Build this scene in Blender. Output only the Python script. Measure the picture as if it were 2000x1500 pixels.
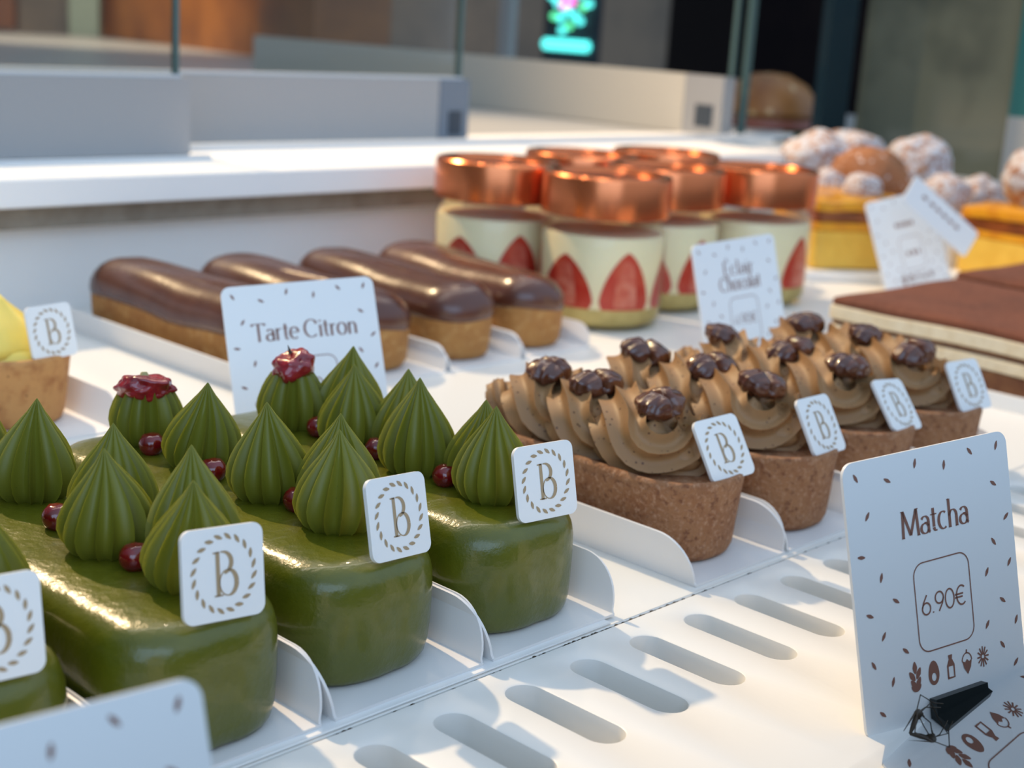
import bpy, bmesh, math, random
import numpy as np
from mathutils import Vector, Matrix, Euler, noise

U = 0.024            # metres per layout unit (one slot pitch of the display board)
PI = math.pi
for o in list(bpy.data.objects):
    bpy.data.objects.remove(o)
SC = bpy.context.scene
COL = SC.collection
R_ = math.radians

# ------------------------------------------------------------------ camera
cam_d = bpy.data.cameras.new('camera')
cam = bpy.data.objects.new('camera', cam_d)
COL.objects.link(cam)
right = Vector((0.69531126, -0.71598887, 0.06246743))
up = Vector((0.13244373, 0.21307478, 0.96801746))
fwd = Vector((0.70639996, 0.66480002, -0.24298153))
cm = Matrix((right, up, -fwd)).transposed().to_4x4()
cm.translation = Vector((-8.12337, -9.0462, 6.6486)) * U
cam.matrix_world = cm
cam_d.sensor_width = 36.0
cam_d.lens = 2821.28 / 2000 * 36
cam_d.clip_start = 0.005
cam_d.clip_end = 60
cam_d.dof.use_dof = True
cam_d.dof.focus_distance = 15.6 * U
cam_d.dof.aperture_fstop = 15.0
cam_d.dof.aperture_blades = 0
SC.camera = cam

# ------------------------------------------------------------------ world, lamps, exposure
SC.view_settings.view_transform = 'Standard'
SC.view_settings.look = 'None'
SC.view_settings.gamma = 1.0
SC.view_settings.use_curve_mapping = False
SC.view_settings.exposure = 0.0
w = bpy.data.worlds.new('shop_light')
SC.world = w
w.use_nodes = True
nt = w.node_tree
bg = nt.nodes['Background']
tc = nt.nodes.new('ShaderNodeTexCoord')
dp = nt.nodes.new('ShaderNodeVectorMath')
dp.operation = 'DOT_PRODUCT'
dp.inputs[1].default_value = (0.22, -0.62, 0.75)
rp = nt.nodes.new('ShaderNodeValToRGB')
nt.links.new(tc.outputs['Generated'], dp.inputs[0])
nt.links.new(dp.outputs['Value'], rp.inputs[0])
nt.links.new(rp.outputs[0], bg.inputs[0])
rp.color_ramp.elements[0].position = 0.0
rp.color_ramp.elements[0].color = (0.07, 0.075, 0.08, 1)
rp.color_ramp.elements[1].position = 0.95
rp.color_ramp.elements[1].color = (0.34, 0.45, 0.60, 1)
bg.inputs[1].default_value = 1.9


def lamp(name, kind, loc, energy, col, size=None, target=None, size_y=None, spot=None):
    d = bpy.data.lights.new(name, kind)
    d.energy = energy
    d.color = col
    if kind == 'AREA':
        d.shape = 'RECTANGLE' if size_y else 'DISK'
        d.size = size * U
        if size_y:
            d.size_y = size_y * U
    else:
        d.shadow_soft_size = size * U
    if spot:
        d.spot_size = R_(spot)
        d.spot_blend = 0.5
    o = bpy.data.objects.new(name, d)
    COL.objects.link(o)
    o.location = Vector(loc) * U
    if target is not None:
        o.rotation_euler = (Vector(target) - Vector(loc)).to_track_quat('-Z', 'Y').to_euler()
    return o


lamp('ceiling_spot', 'SPOT', (9, 54, 47), 132, (1.0, 0.71, 0.43), 0.9, (8, 6, 0), spot=75)
lamp('shop_window', 'AREA', (-62, -66, 40), 23, (0.44, 0.68, 1.0), 90, (8, 4, 0), size_y=60)
lamp('case_lamp', 'SPOT', (24, 24, 30), 1.6, (1.0, 0.80, 0.58), .6, (16, 10, 0), spot=110)
lamp('case_lamp', 'SPOT', (13, 22, 30), 0.8, (1.0, 0.80, 0.58), .6, (12, 10, 0), spot=110)

lamp('cabinet_fill', 'SPOT', (30, 60, 45), 150, (1.0, 0.80, 0.60), 4, (62, 112, 12), spot=60)  # added fill spot, brightens the cabinets and wall beyond the doors
lamp('ledge_fill', 'AREA', (14, 13.0, 24), 0.9, (1.0, 0.92, 0.80), 40, (14, 19, 0), size_y=1.5)  # neutral strip added to brighten the rear ledge and wall, behind the cards

# ------------------------------------------------------------------ helpers


def tag(o, label=None, cat=None, group=None, kind=None):
    if label:
        o['label'] = label
    if cat:
        o['category'] = cat
    if group:
        o['group'] = group
    if kind:
        o['kind'] = kind
    return o


def empty(name, loc=(0, 0, 0), rz=0, **k):
    o = bpy.data.objects.new(name, None)
    COL.objects.link(o)
    o.location = Vector(loc) * U
    o.rotation_euler = (0, 0, rz)
    o.empty_display_size = 0.01
    return tag(o, **k)


class MB:
    def __init__(s):
        s.v = []
        s.f = []
        s.m = []

    def add(s, vs, fs, M=None, mi=0):
        n = len(s.v)
        if M is not None:
            vs = [tuple(M @ Vector(v)) for v in vs]
        s.v += [tuple(v) for v in vs]
        s.f += [tuple(i + n for i in f) for f in fs]
        s.m += [mi] * len(fs)
        return s

    def box(s, a, b, M=None, mi=0, bev=0.0):
        if bev > 0:
            bm = bmesh.new()
            bmesh.ops.create_cube(bm, size=1)
            for v in bm.verts:
                v.co = Vector([(a[i] + b[i]) / 2 + v.co[i] * (b[i] - a[i]) for i in range(3)])
            bmesh.ops.bevel(bm, geom=list(bm.edges), offset=bev, segments=3, affect='EDGES')
            bm.verts.index_update()
            vs = [v.co[:] for v in bm.verts]
            fs = [[v.index for v in f.verts] for f in bm.faces]
            bm.free()
            return s.add(vs, fs, M, mi)
        vs = [(x, y, z) for x in (a[0], b[0]) for y in (a[1], b[1]) for z in (a[2], b[2])]
        fs = [(0, 1, 3, 2), (4, 6, 7, 5), (0, 4, 5, 1), (2, 3, 7, 6), (0, 2, 6, 4), (1, 5, 7, 3)]
        return s.add(vs, fs, M, mi)

    def loft(s, rings, cap0=True, cap1=True, closed=True, M=None, mi=0):
        n = len(rings[0])
        vs = [p for r in rings for p in r]
        fs = []
        for i in range(len(rings) - 1):
            for j in range(n if closed else n - 1):
                k = (j + 1) % n
                fs.append((i * n + j, i * n + k, (i + 1) * n + k, (i + 1) * n + j))
        if cap0:
            fs.append(tuple(range(n))[::-1])
        if cap1:
            fs.append(tuple((len(rings) - 1) * n + j for j in range(n)))
        return s.add(vs, fs, M, mi)

    def lathe(s, prof, n=48, c=(0, 0, 0), M=None, mi=0):
        rings = [[(c[0] + r * math.cos(2 * PI * j / n), c[1] + r * math.sin(2 * PI * j / n), c[2] + z) for j in range(n)] for r, z in prof]
        return s.loft(rings, prof[0][0] > 1e-4, prof[-1][0] > 1e-4, M=M, mi=mi)

    def tube(s, pts, rad, n=8, M=None, mi=0):
        rings = []
        P = [Vector(p) for p in pts]
        nrm = Vector((0.12, 0.31, 1)).normalized()
        for i, p in enumerate(P):
            t = (P[min(i + 1, len(P) - 1)] - P[max(i - 1, 0)]).normalized()
            a = nrm - t * nrm.dot(t)
            if a.length < 1e-4:
                a = Vector((1, 0, 0)) - t * t.x
            a.normalize()
            nrm = a
            b = t.cross(a)
            r = rad[i] if hasattr(rad, '__len__') else rad
            rings.append([tuple(p + a * r * math.cos(2 * PI * j / n) + b * r * math.sin(2 * PI * j / n)) for j in range(n)])
        return s.loft(rings, M=M, mi=mi)

    def ellip(s, c, r, nu=20, nv=12, fn=None, M=None, mi=0):
        vs = [(c[0], c[1], c[2] - r[2])]
        fs = []
        for i in range(1, nv):
            ph = -PI / 2 + PI * i / nv
            for j in range(nu):
                th = 2 * PI * j / nu
                d = Vector((math.cos(ph) * math.cos(th), math.cos(ph) * math.sin(th), math.sin(ph)))
                q = fn(d) if fn else 1.0
                vs.append((c[0] + r[0] * d.x * q, c[1] + r[1] * d.y * q, c[2] + r[2] * d.z * q))
        vs.append((c[0], c[1], c[2] + r[2] * (fn(Vector((0, 0, 1))) if fn else 1)))
        for j in range(nu):
            k = (j + 1) % nu
            fs.append((0, 1 + k, 1 + j))
            fs.append((len(vs) - 1, 1 + (nv - 2) * nu + j, 1 + (nv - 2) * nu + k))
        for i in range(nv - 2):
            for j in range(nu):
                k = (j + 1) % nu
                fs.append((1 + i * nu + j, 1 + i * nu + k, 1 + (i + 1) * nu + k, 1 + (i + 1) * nu + j))
        return s.add(vs, fs, M, mi)

    def mesh(s, name, mats, smooth=True, angle=40):
        me = bpy.data.meshes.new(name)
        me.from_pydata([(x * U, y * U, z * U) for x, y, z in s.v], [], s.f)
        if not isinstance(mats, (list, tuple)):
            mats = [mats]
        for m in mats:
            me.materials.append(m)
        me.polygons.foreach_set('material_index', s.m)
        bm = bmesh.new()
        bm.from_mesh(me)
        bmesh.ops.recalc_face_normals(bm, faces=bm.faces)
        bm.to_mesh(me)
        bm.free()
        if smooth:
            me.shade_smooth()
            me.set_sharp_from_angle(angle=R_(angle))
        me.update()
        return me

    def obj(s, name, mats, parent=None, loc=(0, 0, 0), rot=(0, 0, 0), smooth=True, angle=40):
        me = s.mesh(name, mats, smooth, angle)
        o = bpy.data.objects.new(name, me)
        COL.objects.link(o)
        o.location = Vector(loc) * U
        o.rotation_euler = rot
        if parent:
            o.parent = parent
        return o


def kids(o):
    return [c for c in COL.objects if c.parent == o]


def copy_tree(o, parent=None):
    ch = kids(o)
    c = o.copy()
    COL.objects.link(c)
    if parent is not None:
        c.parent = parent
    for k in ch:
        copy_tree(k, c)
    return c


def inst(me_obj, name, parent, loc, rot=(0, 0, 0), scale=(1, 1, 1)):
    o = bpy.data.objects.new(name, me_obj)
    COL.objects.link(o)
    o.parent = parent
    o.location = Vector(loc) * U
    o.rotation_euler = rot
    o.scale = scale
    return o


# ------------------------------------------------------------------ materials
def mat(name, col, rough=0.5, metal=0.0, coat=0.0, spec=0.5, sub=0.0, subcol=None, bump=None, vary=None, coat_rough=0.05,
        dots=None, stain=None, sheen=0.0, emit=None):
    """bump=(scale,strength,dist_u)  vary=(col2,scale,lo,hi)  dots=(col,scale,threshold)  in layout units"""
    m = bpy.data.materials.new(name)
    m.use_nodes = True
    n = m.node_tree.nodes
    L = m.node_tree.links
    b = n['Principled BSDF']
    b.inputs['Base Color'].default_value = (*col, 1)
    b.inputs['Roughness'].default_value = rough
    b.inputs['Metallic'].default_value = metal
    b.inputs['Coat Weight'].default_value = coat
    b.inputs['Coat Roughness'].default_value = coat_rough
    b.inputs['Specular IOR Level'].default_value = spec
    b.inputs['Sheen Weight'].default_value = sheen
    if sub:
        b.inputs['Subsurface Weight'].default_value = sub
        b.inputs['Subsurface Radius'].default_value = subcol or (1, 0.5, 0.2)
        b.inputs['Subsurface Scale'].default_value = 0.12 * U
    if emit:
        b.inputs['Emission Color'].default_value = (*emit[0], 1)
        b.inputs['Emission Strength'].default_value = emit[1]
    t = n.new('ShaderNodeTexCoord')
    mp = n.new('ShaderNodeMapping')
    mp.inputs['Scale'].default_value = (1 / U, 1 / U, 1 / U)
    L.new(t.outputs['Object'], mp.inputs[0])

    def ns(scale, detail=4, ro=0.6):
        q = n.new('ShaderNodeTexNoise')
        q.inputs['Scale'].default_value = scale
        q.inputs['Detail'].default_value = detail
        q.inputs['Roughness'].default_value = ro
        L.new(mp.outputs[0], q.inputs['Vector'])
        return q

    cur = None
    if vary:
        for (c2, sc, lo, hi) in (vary if isinstance(vary, list) else [vary]):
            q = ns(sc)
            r = n.new('ShaderNodeMapRange')
            r.inputs['From Min'].default_value = lo
            r.inputs['From Max'].default_value = hi
            L.new(q.outputs['Fac'], r.inputs['Value'])
            mx = n.new('ShaderNodeMix')
            mx.data_type = 'RGBA'
            L.new(r.outputs[0], mx.inputs['Factor'])
            if cur is None:
                mx.inputs[6].default_value = (*col, 1)
            else:
                L.new(cur, mx.inputs[6])
            mx.inputs[7].default_value = (*c2, 1)
            cur = mx.outputs[2]
    if dots:
        c2, sc, th = dots
        q = n.new('ShaderNodeTexVoronoi')
        q.inputs['Scale'].default_value = sc
        L.new(mp.outputs[0], q.inputs['Vector'])
        r = n.new('ShaderNodeMapRange')
        r.inputs['From Min'].default_value = th
        r.inputs['From Max'].default_value = th * 0.6
        L.new(q.outputs['Distance'], r.inputs['Value'])
        mx = n.new('ShaderNodeMix')
        mx.data_type = 'RGBA'
        L.new(r.outputs[0], mx.inputs['Factor'])
        if cur is None:
            mx.inputs[6].default_value = (*col, 1)
        else:
            L.new(cur, mx.inputs[6])
        mx.inputs[7].default_value = (*c2, 1)
        cur = mx.outputs[2]
    if cur is not None:
        L.new(cur, b.inputs['Base Color'])
    if bump:
        prev = None
        for (sc, st, di) in (bump if isinstance(bump, list) else [bump]):
            q = ns(sc, 6)
            bp = n.new('ShaderNodeBump')
            bp.inputs['Strength'].default_value = st
            bp.inputs['Distance'].default_value = di * U
            L.new(q.outputs['Fac'], bp.inputs['Height'])
            if prev:
                L.new(prev, bp.inputs['Normal'])
            prev = bp.outputs[0]
        L.new(prev, b.inputs['Normal'])
    return m


def glass_mat(name, tint=(0.93, 0.97, 0.96), rough=0.0, boost=1.0, ior=1.45):
    m = bpy.data.materials.new(name)
    m.use_nodes = True
    n = m.node_tree.nodes
    L = m.node_tree.links
    n.remove(n['Principled BSDF'])
    out = n['Material Output']
    tr = n.new('ShaderNodeBsdfTransparent')
    tr.inputs[0].default_value = (*tint, 1)
    gl = n.new('ShaderNodeBsdfGlossy')
    gl.inputs['Roughness'].default_value = rough
    gl.inputs[0].default_value = (1, 1, 1, 1)
    fr = n.new('ShaderNodeFresnel')
    fr.inputs['IOR'].default_value = ior
    ml = n.new('ShaderNodeMath')
    ml.operation = 'MULTIPLY'
    ml.use_clamp = True
    ml.inputs[1].default_value = boost
    L.new(fr.outputs[0], ml.inputs[0])
    mx = n.new('ShaderNodeMixShader')
    L.new(ml.outputs[0], mx.inputs[0])
    L.new(tr.outputs[0], mx.inputs[1])
    L.new(gl.outputs[0], mx.inputs[2])
    L.new(mx.outputs[0], out.inputs[0])
    return m


M_board = mat('white_board', (0.83, 0.82, 0.78), 0.38, bump=(3, 0.06, 0.03))
M_slot = mat('slot_floor', (0.40, 0.37, 0.31), 0.6, vary=[((0.50, 0.47, 0.41), 1.4, 0.35, 0.65), ((0.20, 0.14, 0.06), 3.3, 0.62, 0.80)],
             dots=((0.10, 0.08, 0.05), 5.0, 0.10), bump=(6, 0.2, 0.03))
M_paper = mat('white_card_stock', (0.80, 0.79, 0.78), 0.45, bump=(20, 0.05, 0.01))
M_tag = mat('tag_white', (0.86, 0.87, 0.86), 0.35, bump=(30, 0.04, 0.01))
M_ink = mat('brown_ink', (0.26, 0.12, 0.085), 0.5)
M_gold = mat('gold_print', (0.40, 0.29, 0.17), 0.40)
M_glaze = mat('matcha_glaze', (0.088, 0.100, 0.005), 0.28, coat=0.28, sub=0.15, subcol=(1, 1, 0.2), vary=((0.14, 0.14, 0.010), 0.9, 0.35, 0.75),
              bump=[(1.5, 0.4, 0.10), (6, 0.08, 0.02)], coat_rough=0.05)
M_kiss = mat('matcha_cream', (0.158, 0.162, 0.011), 0.50, sub=0.1, subcol=(1, 1, 0.2), dots=((0.06, 0.08, 0.01), 9, 0.055), bump=(12, 0.12, 0.015))
M_rasp = mat('raspberry_red', (0.34, 0.010, 0.020), 0.18, coat=0.6, vary=((0.16, 0.004, 0.012), 3, 0.4, 0.7), bump=(9, 0.5, 0.03))
M_berry = mat('dark_red_berry', (0.20, 0.004, 0.008), 0.14, coat=0.7, vary=((0.09, 0.002, 0.004), 4, 0.4, 0.7), bump=(8, 0.15, 0.02))
M_calyx = mat('dried_calyx', (0.34, 0.32, 0.14), 0.8, bump=(12, 0.5, 0.02))
M_shell = mat('tart_crust', (0.36, 0.165, 0.070), 0.75, vary=[((0.24, 0.085, 0.030), 1.6, 0.40, 0.70), ((0.46, 0.25, 0.14), 16, 0.50, 0.66), ((0.20, 0.075, 0.03), 11, 0.54, 0.68)],
              dots=((0.16, 0.06, 0.025), 15, 0.10), bump=[(5, 0.6, 0.06), (20, 0.6, 0.03)])
M_lshell = mat('golden_crust', (0.56, 0.27, 0.085), 0.7, vary=((0.36, 0.13, 0.035), 3.5, 0.45, 0.70), dots=((0.24, 0.10, 0.03), 4, 0.10), bump=[(6, 0.6, 0.06), (20, 0.3, 0.02)])
M_praline = mat('praline_cream', (0.34, 0.185, 0.078), 0.55, sub=0.1, dots=((0.11, 0.045, 0.018), 9, 0.20), bump=(12, 0.12, 0.015))
M_pecan = mat('caramelised_pecan', (0.085, 0.022, 0.010), 0.22, coat=0.5, vary=((0.16, 0.050, 0.018), 3, 0.45, 0.75), bump=[(6, 0.5, 0.05), (20, 0.3, 0.015)])
M_choux = mat('choux_pastry', (0.42, 0.195, 0.048), 0.7, vary=[((0.32, 0.125, 0.028), 1.8, 0.40, 0.70), ((0.60, 0.36, 0.13), 6, 0.5, 0.8)], bump=[(3, 0.4, 0.06), (14, 0.3, 0.02)])
M_choc = mat('chocolate_glaze', (0.085, 0.026, 0.014), 0.26, coat=0.35, coat_rough=0.25, bump=[(1.6, 0.25, 0.08), (10, 0.06, 0.01)], vary=((0.13, 0.045, 0.024), 1.1, 0.4, 0.8))
M_lemon = mat('lemon_cream', (0.88, 0.66, 0.13), 0.4, sub=0.25, subcol=(1, 0.8, 0.3), bump=(5, 0.1, 0.02))
M_copper = mat('copper_lid', (0.72, 0.21, 0.080), 0.22, metal=0.9, bump=(2, 0.02, 0.02))
M_jarg = glass_mat('jar_glass', (0.975, 0.988, 0.980), 0.02, 0.4)
M_pane = glass_mat('clear_pane', (0.93, 0.94, 0.93), 0.0, 0.12)
M_fpane = glass_mat('front_pane', (0.25, 0.30, 0.34), 0.015, 1.35, 1.5)
M_edge = mat('glass_edge', (0.07, 0.12, 0.12), 0.15)
M_cream = mat('vanilla_cream', (0.90, 0.79, 0.50), 0.45, sub=0.1)
M_sponge = mat('soaked_sponge', (0.60, 0.47, 0.17), 0.7, vary=((0.45, 0.33, 0.10), 2.5, 0.4, 0.7), bump=(9, 0.4, 0.03))
M_straw = mat('strawberry_skin', (0.52, 0.030, 0.018), 0.3, bump=(9, 0.2, 0.02), vary=((0.62, 0.09, 0.04), 2, 0.4, 0.7))
M_strawi = mat('strawberry_core', (0.72, 0.24, 0.16), 0.35, vary=((0.60, 0.10, 0.06), 4, 0.4, 0.6))
M_cocoa = mat('cocoa_dust', (0.170, 0.050, 0.022), 0.9, vary=[((0.11, 0.033, 0.016), 0.7, 0.4, 0.7), ((0.20, 0.07, 0.035), 9, 0.45, 0.7)], bump=(16, 0.4, 0.02))
M_masc = mat('mascarpone', (0.80, 0.70, 0.50), 0.5, vary=((0.68, 0.55, 0.34), 3, 0.45, 0.75), bump=(6, 0.2, 0.03))
M_biscuit = mat('coffee_biscuit', (0.20, 0.085, 0.035), 0.8, vary=((0.13, 0.045, 0.02), 3, 0.4, 0.7), bump=(8, 0.5, 0.04))
M_flan = mat('yellow_custard', (0.76, 0.50, 0.08), 0.45, vary=((0.66, 0.40, 0.05), 1.5, 0.4, 0.7), bump=(5, 0.2, 0.03), sub=0.1)
M_amber = mat('amber_glaze', (0.72, 0.34, 0.02), 0.3, coat=0.3, vary=((0.55, 0.20, 0.015), 1.5, 0.4, 0.7))
M_burnt = mat('burnt_caramel', (0.14, 0.035, 0.015), 0.25, coat=0.5, vary=((0.28, 0.075, 0.02), 1.2, 0.4, 0.7), bump=(3, 0.3, 0.04))
M_puff = mat('sugared_puff', (0.42, 0.20, 0.085), 0.8, vary=[((0.22, 0.09, 0.04), 1.6, 0.45, 0.7), ((0.52, 0.54, 0.59), 5.5, 0.40, 0.54)], bump=[(3, 0.7, 0.12), (10, 0.4, 0.03)])
M_puffb = mat('bare_puff', (0.32, 0.125, 0.045), 0.7, vary=[((0.22, 0.08, 0.03), 1.6, 0.4, 0.7), ((0.68, 0.60, 0.56), 4.5, 0.60, 0.68)], bump=[(3, 0.7, 0.12)])
M_wall = mat('grey_laminate', (0.86, 0.84, 0.80), 0.5)
M_ledge = mat('white_laminate', (0.94, 0.92, 0.88), 0.4, bump=(1, 0.05, 0.03))
M_under = mat('beige_strip', (0.33, 0.29, 0.23), 0.6, vary=((0.25, 0.21, 0.16), 2, 0.4, 0.7))
M_alu = mat('brushed_rail', (0.29, 0.30, 0.31), 0.42, metal=0.0, spec=0.6)
M_alu2 = mat('pale_rail', (0.50, 0.48, 0.42), 0.45)
M_cap = mat('slate_end_cap', (0.13, 0.165, 0.21), 0.5)
M_capd = mat('recess_dark', (0.03, 0.045, 0.065), 0.6)
M_floor2 = mat('cream_counter', (0.42, 0.42, 0.40), 0.4)
M_wood = mat('orange_wood', (0.36, 0.13, 0.032), 0.45, vary=((0.18, 0.06, 0.02), 0.12, 0.4, 0.65))
M_woodd = mat('dark_wood', (0.105, 0.045, 0.025), 0.5, vary=((0.16, 0.055, 0.02), 0.2, 0.4, 0.7))
M_taupe = mat('taupe_wall', (0.22, 0.155, 0.105), 0.6, vary=((0.11, 0.085, 0.065), 0.05, 0.4, 0.65))
M_dark = mat('dark_wall', (0.010, 0.008, 0.010), 0.95, spec=0.1, vary=((0.020, 0.014, 0.014), 0.08, 0.45, 0.7))
M_sage = mat('sage_post', (0.16, 0.20, 0.16), 0.5)
M_olive = mat('olive_glass', (0.14, 0.15, 0.11), 0.12, vary=((0.03, 0.038, 0.035), 0.11, 0.42, 0.62), spec=0.6)
M_teal = mat('teal_edge', (0.02, 0.16, 0.15), 0.3)
M_tealdk = mat('dark_teal_edge', (0.006, 0.022, 0.032), 0.3)
M_whitep = mat('pale_post', (0.55, 0.58, 0.60), 0.4)
M_clip = mat('black_clip', (0.006, 0.010, 0.010), 0.4)
M_insect = mat('insect_brown', (0.045, 0.032, 0.020), 0.5)
M_crumb = mat('crumb', (0.40, 0.20, 0.07), 0.7, bump=(10, 0.5, 0.03))
M_crumbd = mat('dark_crumb', (0.05, 0.035, 0.02), 0.8)
M_bun = mat('seeded_bun', (0.36, 0.155, 0.040), 0.45, vary=((0.20, 0.07, 0.02), 0.5, 0.4, 0.7), dots=((0.62, 0.42, 0.20), 1.5, 0.25))
M_dgreen = mat('salad_leaf', (0.03, 0.07, 0.02), 0.5)
M_ham = mat('pink_filling', (0.30, 0.10, 0.07), 0.5)


# ------------------------------------------------------------------ display board with slots
def board():
    t = empty('display_board', (0, 0, 0), label='white display board with a row of rounded slots below the pastries', cat='display board')
    x0, x1, y0, y1, T = -8.0, 43.0, -3.0, 0.54, 0.40
    L, hw = 1.045, 0.205
    ch = 0.035
    mb = MB()
    xs = [float(i) for i in range(-7, 9)] + [i + 0.35 for i in range(9, 30)]
    # cells across: each slot sits in its own strip [x-.5, x+.5]
    n = 12

    def cap(cx, cy, r, a0, z):
        return [(cx + r * math.cos(a0 + PI * k / n), cy + r * math.sin(a0 + PI * k / n), z) for k in range(n + 1)]
    edges = [x0]
    for i in range(len(xs) - 1):
        edges.append((xs[i] + xs[i + 1]) / 2)
    edges.append(x1)
    for i, x in enumerate(xs):
        a, b = edges[i], edges[i + 1]

        def ring(r, z):
            return cap(x, 0, r, 0, z) + cap(x, -L, r, PI, z)     # starts at right of the top cap, counter-clockwise
        r0 = ring(hw + ch, 0.0)
        # outer ring on the cell border, one point for each ring point
        out = []
        for kk, (px, py, pz) in enumerate(r0):
            if kk <= n:
                ang = PI * kk / n
                if ang < PI / 4:
                    q = (b, 0 + (y1) * math.tan(ang) if ang > 0 else 0, 0)
                    q = (b, min(y1, y1 * ang / (PI / 4)), 0)
                elif ang > 3 * PI / 4:
                    q = (a, min(y1, y1 * (PI - ang) / (PI / 4)), 0)
                else:
                    q = (b + (a - b) * (ang - PI / 4) / (PI / 2), y1, 0)
            else:
                ang = PI - PI * (kk - n - 1) / n
                yb = y0
                if ang < PI / 4:
                    q = (b, -L + (yb + L) * ang / (PI / 4), 0)
                elif ang > 3 * PI / 4:
                    q = (a, -L + (yb + L) * (PI - ang) / (PI / 4), 0)
                else:
                    q = (b + (a - b) * (ang - PI / 4) / (PI / 2), yb, 0)
            out.append(q)
        # fix the two points on the straight sides of the lower cap
        rings = [out, r0, ring(hw + ch * 0.45, -0.012), ring(hw + 0.004, -0.05), ring(hw, -0.12), ring(hw, -T)]
        mb.loft(rings, False, False)
    mb.box((x0, y0 - 0.02, -T - 0.3), (x1, y0, 0.0))
    mb.box((x0, y1, -T), (x1, y1 + 0.002, 0.0))
    mb.obj('slotted_top', M_board, t)
    f = MB().box((x0, y0, -T - 0.06), (x1, y1, -T))
    f.obj('slot_floor', M_slot, t)
    # rear boards under the pastries, a shallow joint in front of them
    rb = MB()
    rb.box((-12, 0.585, -T), (46, 19.6, 0.0), bev=0.015)
    rb.obj('rear_top', M_board, t)
    g = MB().box((-12, 0.5, -0.30), (46, 0.62, -0.045))
    g.obj('joint_strip', M_slot, t)
    # grime and crumbs in the slots and joint
    rnd = random.Random(4)
    cr = MB()
    for k in range(150):
        i = rnd.choice(range(0, 9))
        x = i + rnd.uniform(-.16, .16)
        y = rnd.uniform(-1.15, .12)
        r = rnd.choice((.008, .012, .016, .022))
        cr.ellip((x, y, -T + r * .6), (r, r * rnd.uniform(.7, 1.4), r * .7), 6, 4)
    for k in range(260):
        x = rnd.uniform(-.5, 9) if k % 2 else rnd.gauss(4.1, 1.0)
        r = rnd.choice((.008, .012, .018, .026))
        cr.ellip((x, .56 + rnd.uniform(-.02, .02), -0.045 + r * .5), (r * 1.5, r, r), 6, 4)
    o = cr.obj('crumbs', M_crumbd, t)
    o['kind'] = 'stuff'
    for (x, y, r) in ((4.02, -.28, .085), (8.0, .0, .10)):
        c2 = MB()
        c2.ellip((x, y, -T + r * .6), (r, r * .8, r * .7), 9, 6, fn=lambda d: 1 + .25 * noise.noise(d * 2.5))
        c2.obj('pastry_crumb', M_crumb, t)
    return t


board()

# second stepped strip of slots visible right of the matcha price card is part of the same row (far slots)

# thin white tray under the matcha cakes
tr = MB()
tr.box((-6.5, 0.60, 0.002), (4.05, 7.6, 0.03), bev=0.01)
tag(tr.obj('serving_tray', M_tag), 'thin flat white tray under the green matcha cakes', 'tray')


# ------------------------------------------------------------------ rounded footprint helper
def foot(hw, L, rc, i, z, n=10, ns=8, wob=None):
    """rounded rectangle x in [-hw+i, hw-i], y in [i, L-i]"""
    rc = max(rc - i, 0.02)
    x, y0, y1 = hw - i, i, L - i
    pts = []

    def side(p, q):
        for k in range(ns):
            t = k / ns
            pts.append((p[0] + (q[0] - p[0]) * t, p[1] + (q[1] - p[1]) * t))

    def corner(cx, cy, a0):
        for k in range(n):
            a = a0 + PI / 2 * k / n
            pts.append((cx + rc * math.cos(a), cy + rc * math.sin(a)))
    side((x, y0 + rc), (x, y1 - rc))
    corner(x - rc, y1 - rc, 0)
    side((x - rc, y1), (-x + rc, y1))
    corner(-x + rc, y1 - rc, PI / 2)
    side((-x, y1 - rc), (-x, y0 + rc))
    corner(-x + rc, y0 + rc, PI)
    side((-x + rc, y0), (x - rc, y0))
    corner(x - rc, y0 + rc, 3 * PI / 2)
    out = []
    for (a, b) in pts:
        if wob:
            d = wob(a, b, z)
            r = math.hypot(a, b - L / 2) + 1e-6
            a, b = a * (1 + d / max(hw, .3)), b + d * (b - L / 2) / r
        out.append((a, b, z))
    return out


def shade_ring_cap(mb, ring, c):
    n = len(ring)
    mb.add(list(ring) + [c], [(i, (i + 1) % n, n) for i in range(n)])


# ------------------------------------------------------------------ logo tag (plaque)
def stroke(mb, pts, wf, y=0.0, th=0.006, M=None, mi=0):
    """flat ribbon in the xz plane facing -y"""
    vs = []
    n = len(pts)
    for i, (x, z) in enumerate(pts):
        a = pts[max(i - 1, 0)]
        b = pts[min(i + 1, n - 1)]
        dx, dz = b[0] - a[0], b[1] - a[1]
        l = math.hypot(dx, dz) + 1e-9
        dx, dz = dx / l, dz / l
        w_ = (wf(i / (n - 1), dx, dz) if callable(wf) else wf) / 2
        vs += [(x - dz * w_, y - th, z + dx * w_), (x + dz * w_, y - th, z - dx * w_)]
    fs = [(2 * i, 2 * i + 1, 2 * i + 3, 2 * i + 2) for i in range(n - 1)]
    mb.add(vs, fs, M, mi)


def arc(cx, cz, rx, rz, a0, a1, n=20):
    return [(cx + rx * math.cos(R_(a0 + (a1 - a0) * k / n)), cz + rz * math.sin(R_(a0 + (a1 - a0) * k / n))) for k in range(n + 1)]


def poly(mb, pts, y, M=None, mi=0):
    mb.add([(x, y, z) for x, z in pts], [tuple(range(len(pts)))], M, mi)


def leaf(mb, cx, cz, ang, l, w_, y, M=None):
    pts = []
    for k in range(12):
        t = 2 * PI * k / 12
        a, b = l / 2 * math.cos(t), w_ / 2 * math.sin(t) * (1 - 0.35 * abs(math.cos(t)))
        pts.append((cx + a * math.cos(ang) - b * math.sin(ang), cz + a * math.sin(ang) + b * math.cos(ang)))
    poly(mb, pts, y, M)


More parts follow.
